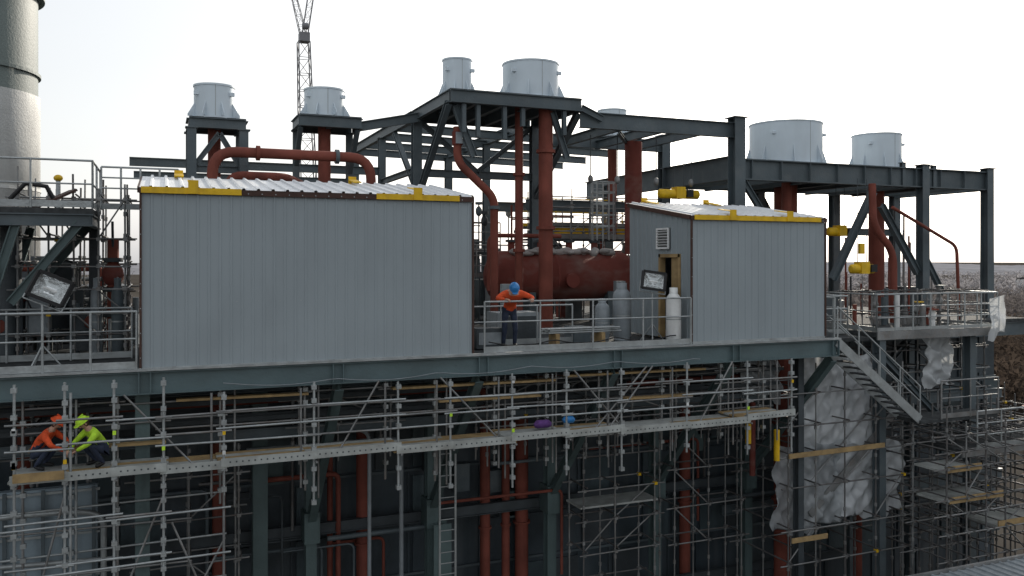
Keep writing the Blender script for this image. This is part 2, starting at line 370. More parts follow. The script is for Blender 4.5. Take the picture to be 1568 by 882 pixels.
for z,y in((-1.0,1.6),(-1.45,1.8)):
    for k in(-.2,.2): p.beam((-4,y+k,z),(17,y+k,z),.02,.1,steeld)
    x=-4
    while x<17: p.beam((x,y-.19,z-.03),(x,y+.19,z-.03),.03,.02,steeld); x+=.35
for k in range(20):
    x=random.uniform(-1,17); z=random.uniform(-6,-1.6); L_=random.uniform(1,4); m=random.choice((steel,steeld,red,steeld,galvk)); y=random.uniform(3.5,4.9)
    p.pipe([(x,y,z),(x+L_,y,z),(x+L_,y,z-random.uniform(1,4))],random.choice((.03,.045,.07)),m,.2,8)
for k in range(12):
    x=random.uniform(0,17); z=random.uniform(-5.5,-2.5); w_=random.uniform(.3,.7); p.box((x,4.7,z),(x+w_,4.98,z+random.uniform(.4,.9)),random.choice((steel,steeld,green)))
p.done()
l=B('access_ladder')
for dx in(0,.42): l.beam((6.58+dx,2.,-12),(6.58+dx,2.,-2.2),.05,.03,galv)
z=-12
while z<-2.3: l.tube((6.58,2.,z),(7.0,2.,z),.015,galv,6); z+=.28
l.done()
# ------------------------------------------------------------------ hanging scaffold walkway in front
sc=B('scaffold_walkway')
xs=[-2.5,-1.66,-.82,.05,1.17,2.95,4.76,5.94,7.43,8.8,10.28,12.13,13.98,15.4]
for i,x in enumerate(xs):
    for y,o in((-.8,0),(.35,.0)):
        if i<4: z0,z1=-12,-.1 if y<0 else -.4
        else: z0,z1=-2.5-random.uniform(0,.5),-.3-random.uniform(0,.15) if y<0 else -.55
        sc.tube((x,y,z0),(x+random.uniform(-.02,.02),y,z1),.026,galv if y<0 else galvd,8)
        if i==1: sc.tube((x+.08,y,z0),(x+.09,y,z1-.2),.026,galv,8)
        z=z1-.1
        while z>max(z0,-6): sc.box((x-.05,y-.06,z-.05),(x+.05,y+.05,z+.04),galv); z-=random.choice((.28,.42,.5))
    sc.tube((x+.04,-.95,-1.99),(x+.04,.6,-1.99),.024,galvd,6)
    if i>3: sc.tube((x-.22,-.5,-2.6),(x-.22,-.5,-.5),.024,galvd,6); sc.tube((x+.3,.4,-3.1),(x+.3,.4,-.55),.024,galvd,6)
for i in range(len(xs)-1):
    a,c=xs[i],xs[i+1]; dz=-1.86+random.uniform(-.04,.05)
    for lv in((-1.45,-1.2,-.85) if i>2 else(-1.3,-.85,-2.7,-3.5,-4.4,-5.3)):
        zz=lv+random.uniform(-.05,.05); sc.tube((a-.15,-.84,zz),(c+.15,-.84,zz+random.uniform(-.02,.02)),.023,galv if random.random()<.6 else galvd,6)
        if lv>-2: sc.tube((a-.15,.4,zz+.1),(c+.15,.4,zz+.1),.023,galvd,6)
    yo=.022*(i%2)
    sc.beam((a-.06,-.89+yo,dz-.02),(c+.05,-.89+yo,dz+random.uniform(-.02,.02)),.018,.17,board)
    for k in range(5):
        zk=dz-.06+.012*(i%2)
        sc.beam((a-.1,-.72+k*.23,zk-.02),(c+.1,-.72+k*.23,zk-.02+random.uniform(-.01,.01)),.21,.04,board if random.random()<.6 else wood)
    if i in(0,): sc.beam((a,-.96,-1.8),(c,-.96,-1.8),.04,.16,wood)
    q=a+.1
    while q<c-.05: sc.box((q,-.902+yo,dz-.03),(q+.03,-.9+yo,dz+.0),steeld); q+=.12
for a,c,z in((.3,3.,-.72),(4.9,9,-.74),(9.3,13.4,-.68),(-2.4,.1,-1.55),(6.,8.6,-1.1),(11,13,-1.35)): sc.beam((a,.3,z),(c,.3,z-.02),.22,.05,wood)
for _ in range(7):
    x=random.uniform(-2.5,13); sc.tube((x,-.78,-1.85),(x+random.choice((-1,1))*random.uniform(.8,1.5),-.78,-.4),.022,galvd,6)
for z in(-2.8,-3.7,-4.6,-5.5):
    for y in(-.84,.4): sc.tube((-2.9,y,z),(1.3,y,z+.05),.023,galv,6)
for z in(-3.2,-4.1,-5.): sc.tube((-2.9,.36,z),(.6,.36,z-.03),.023,galvd,6)
for a,c in(((-2.5,-.75,-5.6),(-1.66,-.75,-2.2)),((.05,-.7,-5.6),(1.2,-.7,-3.4)),((1.2,-.6,-5.5),(.2,-.6,-3.)),((.1,-.75,-2.3),(-.8,-.75,-4.6))): sc.tube(a,c,.023,galvd,6)
sc.tube((1.17,-.8,-6),(1.17,-.8,-1.9),.026,galvd,8)
for _ in range(16): 
    i=random.randrange(14); z=random.uniform(-1.8,-.6); sc.box((xs[i]-.03,-.86,z),(xs[i]+.03,-.835,z+.08),random.choice((yellow,hiviz,white)))
sc.done()
bg_=B('tool_bag'); bg_.sweep([(8.25,-.2,-1.76),(8.32,-.2,-1.73),(8.6,-.2,-1.73),(8.68,-.2,-1.76)],[.05,.1,.1,.05],purple,12); bg_.sweep([(8.32,-.2,-1.65),(8.4,-.2,-1.54),(8.5,-.2,-1.54),(8.6,-.2,-1.65)],.012,black,6); bg_.done()
bg_=B('tool_bag'); bg_.sweep([(9.1,0,-1.74),(9.15,0,-1.72),(9.35,0,-1.72),(9.4,0,-1.74)],[.05,.09,.09,.05],bluep,12); bg_.sweep([(9.16,0,-1.66),(9.2,0,-1.56),(9.3,0,-1.56),(9.34,0,-1.66)],.01,black,6); bg_.done()
si=B('inner_scaffold_tower')
scaf(si,[10.9,11.9,13.2],[2.4,3.3],-12,-1.2,[-2.4,-3.3,-4.2,-5.1,-6,-7],over=.2)
scaf(si,[-.5,.6,1.7],[2.2,3.2],-12,-2,[-2.8,-3.8,-4.8,-5.8],over=.2)
for z in(-4.7,-2.7): si.box((10.8,2.4,z-.05),(13.3,3.3,z),board)
scaf(si,[3.,3.9,5.2],[1.6,2.6],-2.6,-.6,[-1.1,-1.7],over=.3)
scaf(si,[7.6,9,10.4,11.8,13.2,14.6,16],[1.3,2.1],-3,-.6,[-.95,-1.5,-2.],over=.3)
scaf(si,[14.,15.2,16.4],[2.6,3.4],-12,-2.2,[-2.9,-4.,-5.1,-6.2],over=.2)
scaf(si,[-3.5,-2.6,-1.5],[2.4,3.4],-3,-.6,[-.95,-1.5,-2.1],over=.2)
si.done()
# ------------------------------------------------------------------ right hand: stairs, platforms, scaffold, wrap
st=B('access_stair')
a=V((17.7,0,-.12));c=V((20.85,0,-2.55))
for y in(-.02,.8):
    st.beam(a+V((0,y,0)),c+V((0,y,0)),.03,.26,galv)
    for h in(1.0,.55): st.tube(a+V((0,y,h)),c+V((0,y,h)),.022,galv,8)
    for k in range(5): q=a.lerp(c,k/4)+V((0,y,0)); st.tube(q,q+V((0,0,1.)),.022,galv,8)
for k in range(13):
    q=a.lerp(c,(k+.5)/13); st.box((q.x-.12,0,q.z-.015),(q.x+.12,.78,q.z+.015),grate)
a=V((21.2,1.3,-2.6));c=V((17.9,1.3,-5.4))
for y in(0,.8):
    st.beam(a+V((0,y,0)),c+V((0,y,0)),.03,.24,galvd); st.tube(a+V((0,y,1)),c+V((0,y,1)),.022,galvd,8)
st.done()
pf=B('access_platform')
pf.box((20.2,1.01,-.16),(25.39,3.9,-.02),grate); pf.beam((20.2,.98,-.12),(25.4,.98,-.12),.04,.26,galvd); pf.beam((25.43,1,-.12),(25.43,3.9,-.12),.04,.26,galv)
rail(pf,[(20.2,1,.02),(25.4,1,.02),(25.4,4,.02)],sp=.7,mids=(.75,.4),toe=.1); rail(pf,[(20.2,1,.02),(20.2,4,.02)],sp=1.2)
pf.box((20.8,-.1,-2.66),(24,.9,-2.56),grate); rail(pf,[(21.6,-.12,-2.55),(24,-.12,-2.55)],mat=galvd,sp=1)
pf.box((22.2,-.3,-3.62),(30,1.2,-3.5),grate); pf.beam((22.2,-.33,-3.6),(30,-.33,-3.6),.04,.25,galvd); rail(pf,[(22.8,-.36,-3.5),(30,-.36,-3.5)],sp=1.,mids=(.75,.4))
pf.box((17.75,.12,-.14),(19,2.5,-.04),grate); rail(pf,[(17.65,.05,0),(17.65,2.5,0)],sp=1.2); rail(pf,[(17.9,.95,0),(19,.95,0),(19,2.5,0)],sp=.6,mids=(.75,.4))
for k in range(14):
    x=random.uniform(20.6,25);y=random.uniform(1.6,3.6);h_=random.uniform(.5,1.5); m=random.choice((galv,red,steel,galvd,white)); pf.tube((x,y,0),(x,y,h_),random.choice((.04,.07,.1)),m,10); 
    if k%2: pf.tube((x,y-.06,h_-.02),(x,y-.06,h_+.02),.16,random.choice((red,yellow,steel)),14); pf.ell((x,y,h_*.6),.13,.13,.16,m)
pf.done()
s2=B('scaffold_tower')
scaf(s2,[20.9,21.7,22.5,23.3,24.2,25.1,26.0,26.9,27.8],[-.9,.3,1.5,2.6],-12,-2.3,[-2.9,-3.35,-3.8,-4.7,-5.2,-5.7,-6.5],mat=galvd,diag=.4,over=.4)
for z,x0,x1 in((-4.8,21,23.2),(-5.7,23,26),(-3.9,20.9,22.3)): s2.box((x0,-.85,z-.06),(x1,.25,z),board); s2.beam((x0,-.9,z+.05),(x1,-.9,z+.05),.04,.18,wood)
s2.done()
s2=B('scaffold_tower')
scaf(s2,[21.2,22.2,23.2,24.2,25.2,26.3],[2.2,3.6],-3.,1.2,[-2.2,-1.5,-.8,.4,1.1],mat=galvd,diag=.3,over=.2); s2.done()
s2=B('scaffold_tower')
scaf(s2,[16.7,17.7,18.8,20.,21.1],[.85,3.2],-12,-.9,[-1.7,-2.6,-3.45,-4.4,-5.6,-6.6],diag=.2,over=.25)
s2.beam((16.6,.7,-3.42),(20.2,.7,-3.38),.04,.14,wood); s2.beam((16.7,.7,-5.85),(18,.7,-5.85),.04,.14,wood)
s2.done()
def sheet(name,x0,x1,y,z0,z1,seed=0,mat=plas,am_=1.):
    random.seed(seed); b=B(name); nx,nz=int((x1-x0)*22)+2,int((z1-z0)*18)+2; vs=[]
    ph=[(random.uniform(1.5,7),random.uniform(-6,6),random.uniform(0,6),random.uniform(.02,.06)) for _ in range(12)]
    for j in range(nz+1):
        for i in range(nx+1):
            u=x0+(x1-x0)*i/nx; z=z0+(z1-z0)*j/nz
            o=am_*(sum(am*(1-abs(math.sin(k*u+l_*z+p_+.9*math.sin(z*1.3+u+p_)))) for k,l_,p_,am in ph)-.2)+random.uniform(-.005,.005)
            sag=.04*math.sin((z-z0)/(z1-z0)*math.pi*2.2+u)
            ed=.2*math.sin(u*3+seed)+.1*math.sin(u*9) if j==0 else .06*math.sin(u*5) if j==nz else 0
            eu=.08*math.sin(z*4+seed) if i in(0,nx) else 0
            vs.append((u+eu,y-o-sag,z+ed))
    b.add(vs,[(j*(nx+1)+i,j*(nx+1)+i+1,(j+1)*(nx+1)+i+1,(j+1)*(nx+1)+i) for j in range(nz) for i in range(nx)],mat,True); return b.done()
sheet('plastic_sheeting',17.6,20.4,1.35,-3.45,-.7,1)
sheet('plastic_sheeting',16.6,19.1,1.3,-5.8,-3.3,2,plas2)
sheet('plastic_sheeting',18.9,21.6,1.4,-5.7,-3.35,12,plas)
sheet('plastic_sheeting',15.9,17.3,1.9,-1.9,-.7,3,plas2)
sheet('plastic_sheeting',23.2,24.4,1.9,-2.0,-.3,5)
sheet('plastic_sheeting',24.8,25.5,.8,-.2,1.0,6,plas,.5)
random.seed(11)
nr=B('lower_roof')
nr.corr((15.6,-7,-5.75),(1,0,0),9,lambda q:V((0,4,0)),(0,0,1),greyp,.3,.04); nr.beam((15.6,-2.95,-5.75),(24.6,-2.95,-5.75),.08,.16,galvd); nr.box((15.6,-7,-28),(24.6,-3.05,-5.85),wallm); nr.done()
# ------------------------------------------------------------------ handrails on main deck
h=B('handrail')
rail(h,[(-8,0,.01),(-.45,0,.01)],sp=.84,h=1.15); rail(h,[(-8,2.3,0),(-.6,2.3,0)],sp=1.2)
h.done()
h=B('handrail')
rail(h,[(7.05,0,.01),(12.8,0,.01)],sp=1.35,h=1.2,mids=(.72,)); h.tube((12.8,0,0),(12.8,0,1.2),.03,galv)
rail(h,[(7.1,1.7,0),(10.2,1.7,0)],sp=.9,h=1.0); h.done()
h=B('handrail')
rail(h,[(-6,1.5,3.32),(-1.35,1.5,3.32),(-1.35,4,3.32)],h=1.,sp=1.1,mids=(.5,)); 
rail(h,[(-1.3,3.5,3.4),(.4,3.5,3.4)],h=1.,sp=.45,mids=(.5,.75)); h.done()
# ------------------------------------------------------------------ left upper platform
q=B('upper_platform')
q.box((-6,1.5,3.18),(-1.35,4,3.3),grate); q.ib((-6,1.55,3.05),(-1.35,1.55,3.05),.26,.14,steel); q.ib((-1.4,1.5,3.05),(-1.4,4.,3.05),.24,.14,steel)
for y in(1.6,3.9):
    q.ib((-1.6,y,3.0),(-2.9,y,1.3),.18,.14,green); q.ib((-2.8,y,2.95),(-3.3,y,1.2),.18,.14,green)
q.tube((-3.15,3,-.1),(-3.15,3,3.2),.28,steeld,16); q.ib((-3.2,1.6,-.1),(-3.2,1.6,3.),.22,.2,green,up=(0,1,0))
q.ib((-1.5,4,-.1),(-1.5,4,3.),.2,.18,steeld,up=(0,1,0))
q.beam((-2.5,2.2,3.35),(-1.8,2.5,3.75),.5,.05,brown); q.sweep([(-3.0,2.2,3.5),(-2.7,2.2,3.85),(-2.3,2.2,3.8),(-2.1,2.3,3.4)],.05,black,8)
q.tube((-2.2,3.5,3.3),(-2.2,3.5,4.1),.05,galv); q.ell((-2.2,3.5,4.1),.1,.1,.08,yellow)
q.done()
s3=B('scaffold_tower'); scaf(s3,[-2.9,-2.3,-1.8,-1.3,-.75],[2.6,4.2,5.4],-.05,4.0,[.5,1.,1.5,2.1,2.7,3.6],mat=galvd,diag=.4,over=.2,r=.022); 
for z in(1.2,2.2): s3.box((-2.8,4.3,z),(-1.,5.3,z+.05),board)
s3.done()
v=B('valve_pipe'); v.tube((-1.05,3.6,0),(-1.05,3.6,2.7),.13,red,14)
for z in(.9,1.5,2.2): v.flange((-1.05,3.6,z),(0,0,1),.22,steeld)
v.ell((-1.05,3.6,1.85),.24,.24,.3,redd); v.tube((-1.05,3.6,2.2),(-1.05,3.3,3.1),.03,steeld); v.done()
v=B('pressure_vessel'); v.lathe((-2.3,4.6,.3),[(0,0),(.4,.08),(.5,.3),(.5,1.6),(.4,1.85),(0,1.95)],steeld,20); 
for a in range(3): v.tube((-2.3+.4*math.cos(a*2.1),4.6+.4*math.sin(a*2.1),-.05),(-2.3+.4*math.cos(a*2.1),4.6+.4*math.sin(a*2.1),.6),.04,steeld)
v.done()
v=B('control_cabinet'); v.box((-2.75,2.9,.5),(-2.3,3.2,1.7),steel); v.box((-2.72,2.88,.55),(-2.33,2.897,1.65),greyp); v.box((-1.85,3.2,.1),(-1.5,3.5,1.0),steeld); v.tube((-2.5,3.05,-.05),(-2.5,3.05,.5),.04,steel); v.done()
v=B('air_duct'); v.box((-8,6.6,.1),(-.9,8.4,1.5),steeld); v.box((-7,7,1.5),(-2.4,8.2,2.3),steel)
x=-7.9
while x<-1: v.box((x,6.52,.08),(x+.06,6.6,1.52),steel); x+=.7
v.pipe([(-6,6.2,2.0),(-1.4,6.2,2.0),(-1.4,6.2,.0)],.1,red); v.pipe([(-6,5.9,1.7),(-1.0,5.9,1.7),(-1.,5.9,0)],.05,galvd); v.done()
v=B('valves_and_instruments')
for k in range(26):
    x=random.uniform(-5,-.6);y=random.uniform(2.6,5.8);h_=random.uniform(.5,1.9); m=random.choice((steeld,galvd,red,steel,black,greyp)); v.tube((x,y,0),(x,y,h_),random.choice((.03,.05,.08)),m,8)
    if k%3==0: v.ell((x,y,h_*.8),.14,.14,.18,m); v.tube((x-.01,y-.15,h_*.8),(x+.01,y-.2,h_*.8),.15,random.choice((red,steeld)),12)
    if k%4==1: v.box((x-.15,y,h_-.1),(x+.15,y+.2,h_+.3),random.choice((greyp,steel,steeld)))
    if k%4==2: v.sweep([(x,y,h_),(x+.2,y,h_-.5),(x+.5,y,h_-.55),(x+.8,y,h_-.1)],.02,black,6)
v.done()
# stack
k=B('chimney_stack')
k.lathe((-5.4,10,0),[(2.0,-28),(2.0,1.6),(2.08,1.6),(2.08,7.0)],stackl,56)
k.lathe((-5.4,10,0),[(2.02,7.0),(2.02,30),(1.9,30),(1.9,24)],stackm,56)
for z in(4.2,7.6,9.9,12.5): k.lathe((-5.4,10,0),[(2.03,z),(2.2 if z>9.5 and z<10 else 2.1,z),(2.2 if z>9.5 and z<10 else 2.1,z+.09),(2.03,z+.09)],stackm if z>7 else stackl,56,smooth=False)
k.done()
# ------------------------------------------------------------------ vents
def ventf(x,y,z,r,H,red_to=None):
    b=B('exhaust_vent'); 
    b.lathe((x,y,z),[(r*1.08,0),(r*1.08,.05),(r,.05)],vent,48,smooth=False)
    b.lathe((x,y,z),[(r,.05),(r,H-.05)],vent,56); b.lathe((x,y,z),[(r,H-.05),(r+.02,H-.05),(r+.02,H),(r-.03,H)],vent,56,smooth=False)
    b.lathe((x,y,z),[(r-.03,H),(r-.03,.3),(0,.3)],vent,56)
    b.box((x-.008,y-r-.006,z+.05),(x+.008,y-r+.03,z+H-.05),galv)
    for k in range(8):
        a=k*math.pi/4+.3; u=V((math.cos(a),math.sin(a),0)); c=V((x,y,z+.05)); t_=V((-u.y,u.x,0))*.012
        A,Bq,C=c+u*r,c+u*(r+.2),c+u*r+V((0,0,H*.42)); D_=c+u*(r+.2)+V((0,0,.06))
        b.add([A-t_,Bq-t_,D_-t_,C-t_,A+t_,Bq+t_,D_+t_,C+t_],[(0,1,2,3),(7,6,5,4),(0,4,5,1),(1,5,6,2),(2,6,7,3)],vent)
    for a in(3.7,5.6): 
        u=V((math.cos(a),math.sin(a),0)); c=V((x,y,z+H*.72))+u*(r+.03); b.box(c-V((.07,.05,.05)),c+V((.07,.05,.05)),vent)
    if red_to is not None: b.tube((x,y,red_to),(x,y,z),r*.32,red,16)
    b.done()
ventf(1.39,6.5,6.12,.54,.95,3.9)
ventf(4.77,8.3,6.65,.62,.9,0)
ventf(8.75,7,7.25,.47,1.32)
ventf(10.95,6.2,7.25,.9,1.2)
ventf(16.2,10.3,6.95,.55,1.05,3)
ventf(21.8,7,5.7,1.33,1.6,0)
ventf(26.3,7,5.7,.93,1.45,0)
# ------------------------------------------------------------------ upper steel frame
f=B('upper_steel_frame')
def col(x,y,z0,z1,w=.26,m=steel): 
    f.ib((x,y,z0),(x,y,z1),w,w,m,up=(0,1,0)); f.box((x-w*.7,y-w*.7,z1),(x+w*.7,y+w*.7,z1+.03),m)
def plat(x0,x1,y0,y1,z,d_=.32,sp=.9,m=steel,plate=True):
    for y in(y0,y1): f.ib((x0,y,z-d_/2),(x1,y,z-d_/2),d_,.16,m)
    n=max(1,round((x1-x0)/sp))
    for i in range(n+1):
        x=x0+(x1-x0)*i/n; f.ib((x,y0+.09,z-d_/2),(x,y1-.09,z-d_/2),d_-.02,.14,m)
    if plate: f.box((x0,y0,z+.003),(x1,y1,z+.03),grate)
plat(.72,2.2,6,7.2,6.1,.28,.75)
for x in(.78,2.14):
    for y in(6.05,7.15): col(x,y,-.05,5.8,.24)
f.ib((.8,6.05,4.7),(2.14,6.05,4.7),.2,.12,steel); f.ib((.8,6.05,4.7),(1.5,6.05,5.7),.14,.12,steel); f.ib((2.1,6.05,4.7),(1.5,6.05,5.7),.14,.12,steel)
plat(3.9,5.8,7.6,9.1,6.63,.34,.95); f.ib((5.8,8.3,6.45),(7.86,8.3,6.9),.3,.16,steel)
col(4.0,9.,-.05,6.3,.2); col(5.7,9.,-.05,6.3,.2); f.ib((3.95,7.7,6.3),(4.0,9,5.2),.16,.14,steel)
f.ib((5.7,7.7,6.3),(5.7,9,5.),.16,.14,steel)
plat(7.86,12.15,5,9,7.22,.38,.86)
for x in(7.86,12.15):
    f.ib((x,9,7.03),(x,18.5,7.03),.36,.18,steel); col(x,8.6,-.05,6.85,.3); col(x,18.3,-.05,6.85,.3); col(x,13.4,-.05,6.85,.26)
f.ib((7.86,5.2,6.85),(7.86,8.5,4.2),.2,.18,steel); f.ib((12.15,5.2,6.85),(12.15,8.5,4.4),.2,.18,steel)
f.ib((7.86,11.5,6.85),(7.86,8.7,4.6),.16,.16,steel); f.ib((7.86,13.4,5.2),(7.86,8.7,5.2),.2,.16,steel)
f.ib((8,8.6,6.8),(10,8.6,5.2),.16,.14,steel);f.ib((12,8.6,6.8),(10,8.6,5.2),.16,.14,steel); f.ib((7.86,8.6,5.1),(12.15,8.6,5.1),.26,.16,steel)
for x in(8.3,8.75,9.6,10.2,11.6): f.ib((x,5.1,6.83),(x,5.1,6.83-random.uniform(.5,1.)),.14,.12,steel,up=(0,1,0))
f.ib((8.1,5.3,6.8),(8.7,5.3,5.3),.2,.16,steel); f.ib((11.3,5.3,6.8),(11.8,5.3,5.4),.18,.14,steel)
for y in(11,13.4,16,18.4): f.ib((7.86,y,6.95),(18,y,6.75),.3,.16,steel)
for y in(13.4,18.4): f.ib((-1,y,5.6),(7.86,y,5.6),.3,.16,steel)
f.ib((12.15,5,6.95),(12.9,5,6.65),.2,.15,steel)
f.ib((12.15,5.1,6.6),(18.0,5.1,6.6),.5,.22,steel); f.ib((12.9,9.5,6.6),(18.0,9.5,6.6),.45,.22,steel)
for x in(13.6,15.1,16.6): f.ib((x,5.1,6.5),(x,9.5,6.5),.32,.16,steel)
f.ib((13.6,5.2,6.3),(16.6,9.4,6.3),.12,.12,steel)
col(18.04,5,-.05,7.0,.42); col(18.04,9.5,-.05,7.0,.36); col(18.04,14,-.05,5.4,.36)
f.ib((18.04,5.2,5.35),(18.04,16,5.35),.8,.3,steel)
f.ib((12.2,9.5,4.2),(18.04,9.5,4.2),.4,.2,steel); f.ib((12.2,14,4.4),(18.04,14,4.4),.4,.2,steel)
f.ib((18.2,5,5.28),(30.1,5,5.28),.72,.28,steel,tf=.04); f.ib((18.2,9.5,5.28),(30.1,9.5,5.28),.6,.28,steel)
x=18.6
while x<30: f.ib((x,5.15,5.1),(x,9.4,5.1),.4,.18,steel); f.box((x-.01,4.86,4.96),(x+.01,4.98,5.6),steel); x+=1.25
f.box((20,5.2,5.645),(23.6,9.4,5.67),grate); f.box((25,5.2,5.645),(27.6,9.4,5.67),grate)
for x in(26.5,29.9): col(x,4.95,-.1,5.75,.34); col(x,9.5,-.1,5.6,.34)
col(25.55,5,4.9,5.8,.16); col(27.1,5,4.9,5.75,.16); col(22.6,9.5,-.1,5.,.3)
f.ib((22.2,5,1.5),(24.1,5,4.7),.26,.2,steel); f.ib((24.5,5,4.2),(26.3,5,1.7),.24,.2,steel); f.ib((26.6,5,2.4),(27.6,5,.9),.2,.16,steel); f.ib((22.6,9.5,4.9),(24.8,9.5,1.5),.2,.16,steel)
f.ib((18.3,5,4.9),(19.6,5,3.2),.2,.16,steel)
f.ib((18.2,9.5,3.4),(30,9.5,3.4),.3,.16,steel)
f.done()
# ------------------------------------------------------------------ red upper pipes & drum
r=B('red_pipework')
r.pipe([(1.25,4.8,3.),(1.25,4.8,5.05),(5.45,4.8,5.05),(5.45,4.8,3.)],.14,red,.6)
r.pipe([(3.9,6.5,3),(3.9,6.5,4.3),(5.9,6.5,4.3),(5.9,6.5,3.)],.13,red,.4)
r.pipe([(1.7,5.6,3),(1.7,5.6,4.5),(3.2,5.6,4.5),(3.9,7.5,4.5)],.13,red,.4)
r.flange((2.4,4.8,5.05),(1,0,0),.2,red);r.flange((4.5,4.8,5.05),(1,0,0),.2,steel)
r.tube((11.16,5.5,-.05),(11.16,5.5,7.2),.225,red,20); r.tube((10.46,6,-.05),(10.46,6,7.2),.13,red,16)
for z in(3.2,5.6): r.flange((11.16,5.5,z),(0,0,1),.3,red); r.flange((10.46,6,z-.7),(0,0,1),.19,red)
r.pipe([(8.24,5.5,6.2),(8.24,5.5,5.15),(9.43,5.5,4.1),(9.43,5.5,-.05)],.125,red,.3); r.flange((8.24,5.5,5.85),(0,0,1),.16,redd,.2); r.box((8.14,5.32,5.68),(8.34,5.36,6.02),greyp); r.flange((9.43,5.5,3.8),(0,0,1),.18,steel)
r.pipe([(23.35,4.3,4.9),(23.3,4.2,3.4),(24.25,4.2,2.5),(24.25,4.2,-.1)],.13,red,.5)
r.pipe([(24.4,4.4,4.1),(27.6,4.4,2.72),(27.75,4.4,-.1)],.06,red,.3)
r.pipe([(15.2,7,6.3),(15.2,7,2.4)],.3,redd); r.pipe([(21.,6,5),(21.,6,2.8),(22.4,6,2.1),(22.4,6,-.1)],.18,red,.4)
r.pipe([(9.9,7.2,1.2),(9.9,7.2,3.),(12.5,7.2,3.)],.07,red,.3)
r.done()
D=B('boiler_drum'); Ry=Matrix.Rotation(math.pi/2,3,'Y')
D.lathe((10.5,8.2,1.65),[(0,-.35),(.4,-.28),(.7,-.12),(.86,.2),(.86,2.0),(.875,2.0),(.875,2.06),(.86,2.06),(.86,4.8),(.7,5.15),(.4,5.3),(0,5.36)],redd,36,Ry)
for x in(11.6,14.6): D.box((x-.12,7.5,-.04),(x+.12,8.9,1.1),steel)
for x in(11.1,12.2,13.3,14.3): D.tube((x,8.2,2.4),(x,8.2,2.85),.12,redd,12); D.flange((x,8.2,2.85),(0,0,1),.2,steeld,.04)
D.tube((13,7.4,1.5),(13,7.25,1.5),.25,redd,16)
for k in range(30): D.ell((11.0+k*.13+random.uniform(-.1,.1),7.95+random.uniform(-.25,.1),2.46+random.uniform(-.04,.06)),random.uniform(.12,.3),.22,random.uniform(.06,.16),dust,None,9)
D.done()
# ------------------------------------------------------------------ rear walkway, caged ladder, process clutter
wk=B('rear_walkway')
wk.box((13.,10.6,3.4),(19,11.8,3.5),grate); wk.ib((13,10.55,3.3),(19,10.55,3.3),.25,.12,yellow)
rail(wk,[(13,10.6,3.5),(19,10.6,3.5)],mat=galvd,sp=1.1,mids=(.75,.4)); rail(wk,[(13,11.8,3.5),(19,11.8,3.5)],mat=yellow,sp=1.5)
for x in(13.2,16,18.8): wk.ib((x,11.2,-.05),(x,11.2,3.2),.2,.2,steel,up=(0,1,0))
for x in (5.5,7.,8.4,9.8,11.2): wk.ib((x,12,-.05),(x,12,3.),.18,.18,steel,up=(0,1,0))
wk.box((5,11.5,2.4),(12,12.6,2.5),grate); rail(wk,[(5,11.5,2.5),(12,11.5,2.5)],mat=galvd,sp=1.1,mids=(.75,.4))
wk.box((12.2,8.9,2.9),(17.5,9.9,2.97),grate); rail(wk,[(12.2,8.9,2.97),(17.5,8.9,2.97)],mat=galvd,sp=.8,mids=(.75,.4)); rail(wk,[(7.5,9.2,1.6),(12,9.2,1.6)],mat=galvd,sp=.9,mids=(.75,.4))
wk.done()
s4=B('scaffold_tower'); scaf(s4,[12.6,13.6,14.9,16.1,17.2],[8.6,10.2],-.05,4.6,[1.2,2.2,3.2,4.1],mat=galvd,diag=.3,over=.3); scaf(s4,[7.4,8.2,9.0,9.8],[8.8,10.4],-.05,3.7,[1.2,2.0,2.8,3.4],mat=galvd,diag=.3,over=.3); s4.done()
cg=B('caged_ladder')
for z in(3.4,3.8,4.2,4.6,4.95):
    ring=[V((14.55+.42*math.cos(a*math.pi/8),8+.42*math.sin(a*math.pi/8),z)) for a in range(17)]
    for a_,b_ in zip(ring[:-1],ring[1:]): cg.beam(a_,b_,.01,.05,galv)
for a in range(12): 
    u=(14.55+.42*math.cos(a*math.pi/6),8+.42*math.sin(a*math.pi/6)); cg.beam((u[0],u[1],2.9),(u[0],u[1],4.95),.035,.012,galv)
for dx in(-.2,.2): cg.tube((14.55+dx,8.4,-.05),(14.55+dx,8.4,5),.02,galv)
z=0
while z<5: cg.tube((14.35,8.4,z),(14.75,8.4,z),.013,galv,5); z+=.28
cg.done()
ct=B('valves_and_instruments')
for _ in range(70):
    x=random.uniform(7.,21);y=random.uniform(9,15);z1=random.uniform(1.2,4.6)
    m=random.choice((steeld,galvd,red,steel,galv)); ct.tube((x,y,-.05),(x,y,z1),random.choice((.03,.04,.07)),m,8)
    if random.random()<.5: ct.flange((x,y,z1),(0,0,1),.14,m,.05); ct.ell((x,y,z1-.3),.13,.13,.2,m)
    if random.random()<.5: ct.tube((x,y,z1-.5),(x+random.uniform(.5,2),y,z1-.5),.035,m,6)
for x,y in((9.1,4.),(13.9,5.9),(7.6,4.6)): ct.box((x,y,.9),(x+.35,y+.18,1.5),greyp); ct.tube((x+.17,y+.1,0),(x+.17,y+.1,.9),.03,galv)
for x in(13.,14.,15.5,16.9):
    ct.tube((x,6,6.3),(x,6,4.9),.02,steeld); ct.ell((x,6,4.85),.09,.09,.14,galvd)
for _ in range(30):
    x=random.uniform(18.5,30);y=random.uniform(6,12); z=random.uniform(.5,4.8); ct.tube((x,y,0),(x,y,z),.04,random.choice((steeld,red,galvd)),6)
for _ in range(14):
    x=random.uniform(8,17);y=random.uniform(9.5,14); s_=random.uniform(.3,.8); ct.box((x,y,0),(x+s_,y+s_,random.uniform(.6,1.9)),random.choice((steeld,steel,greyp,redd)))
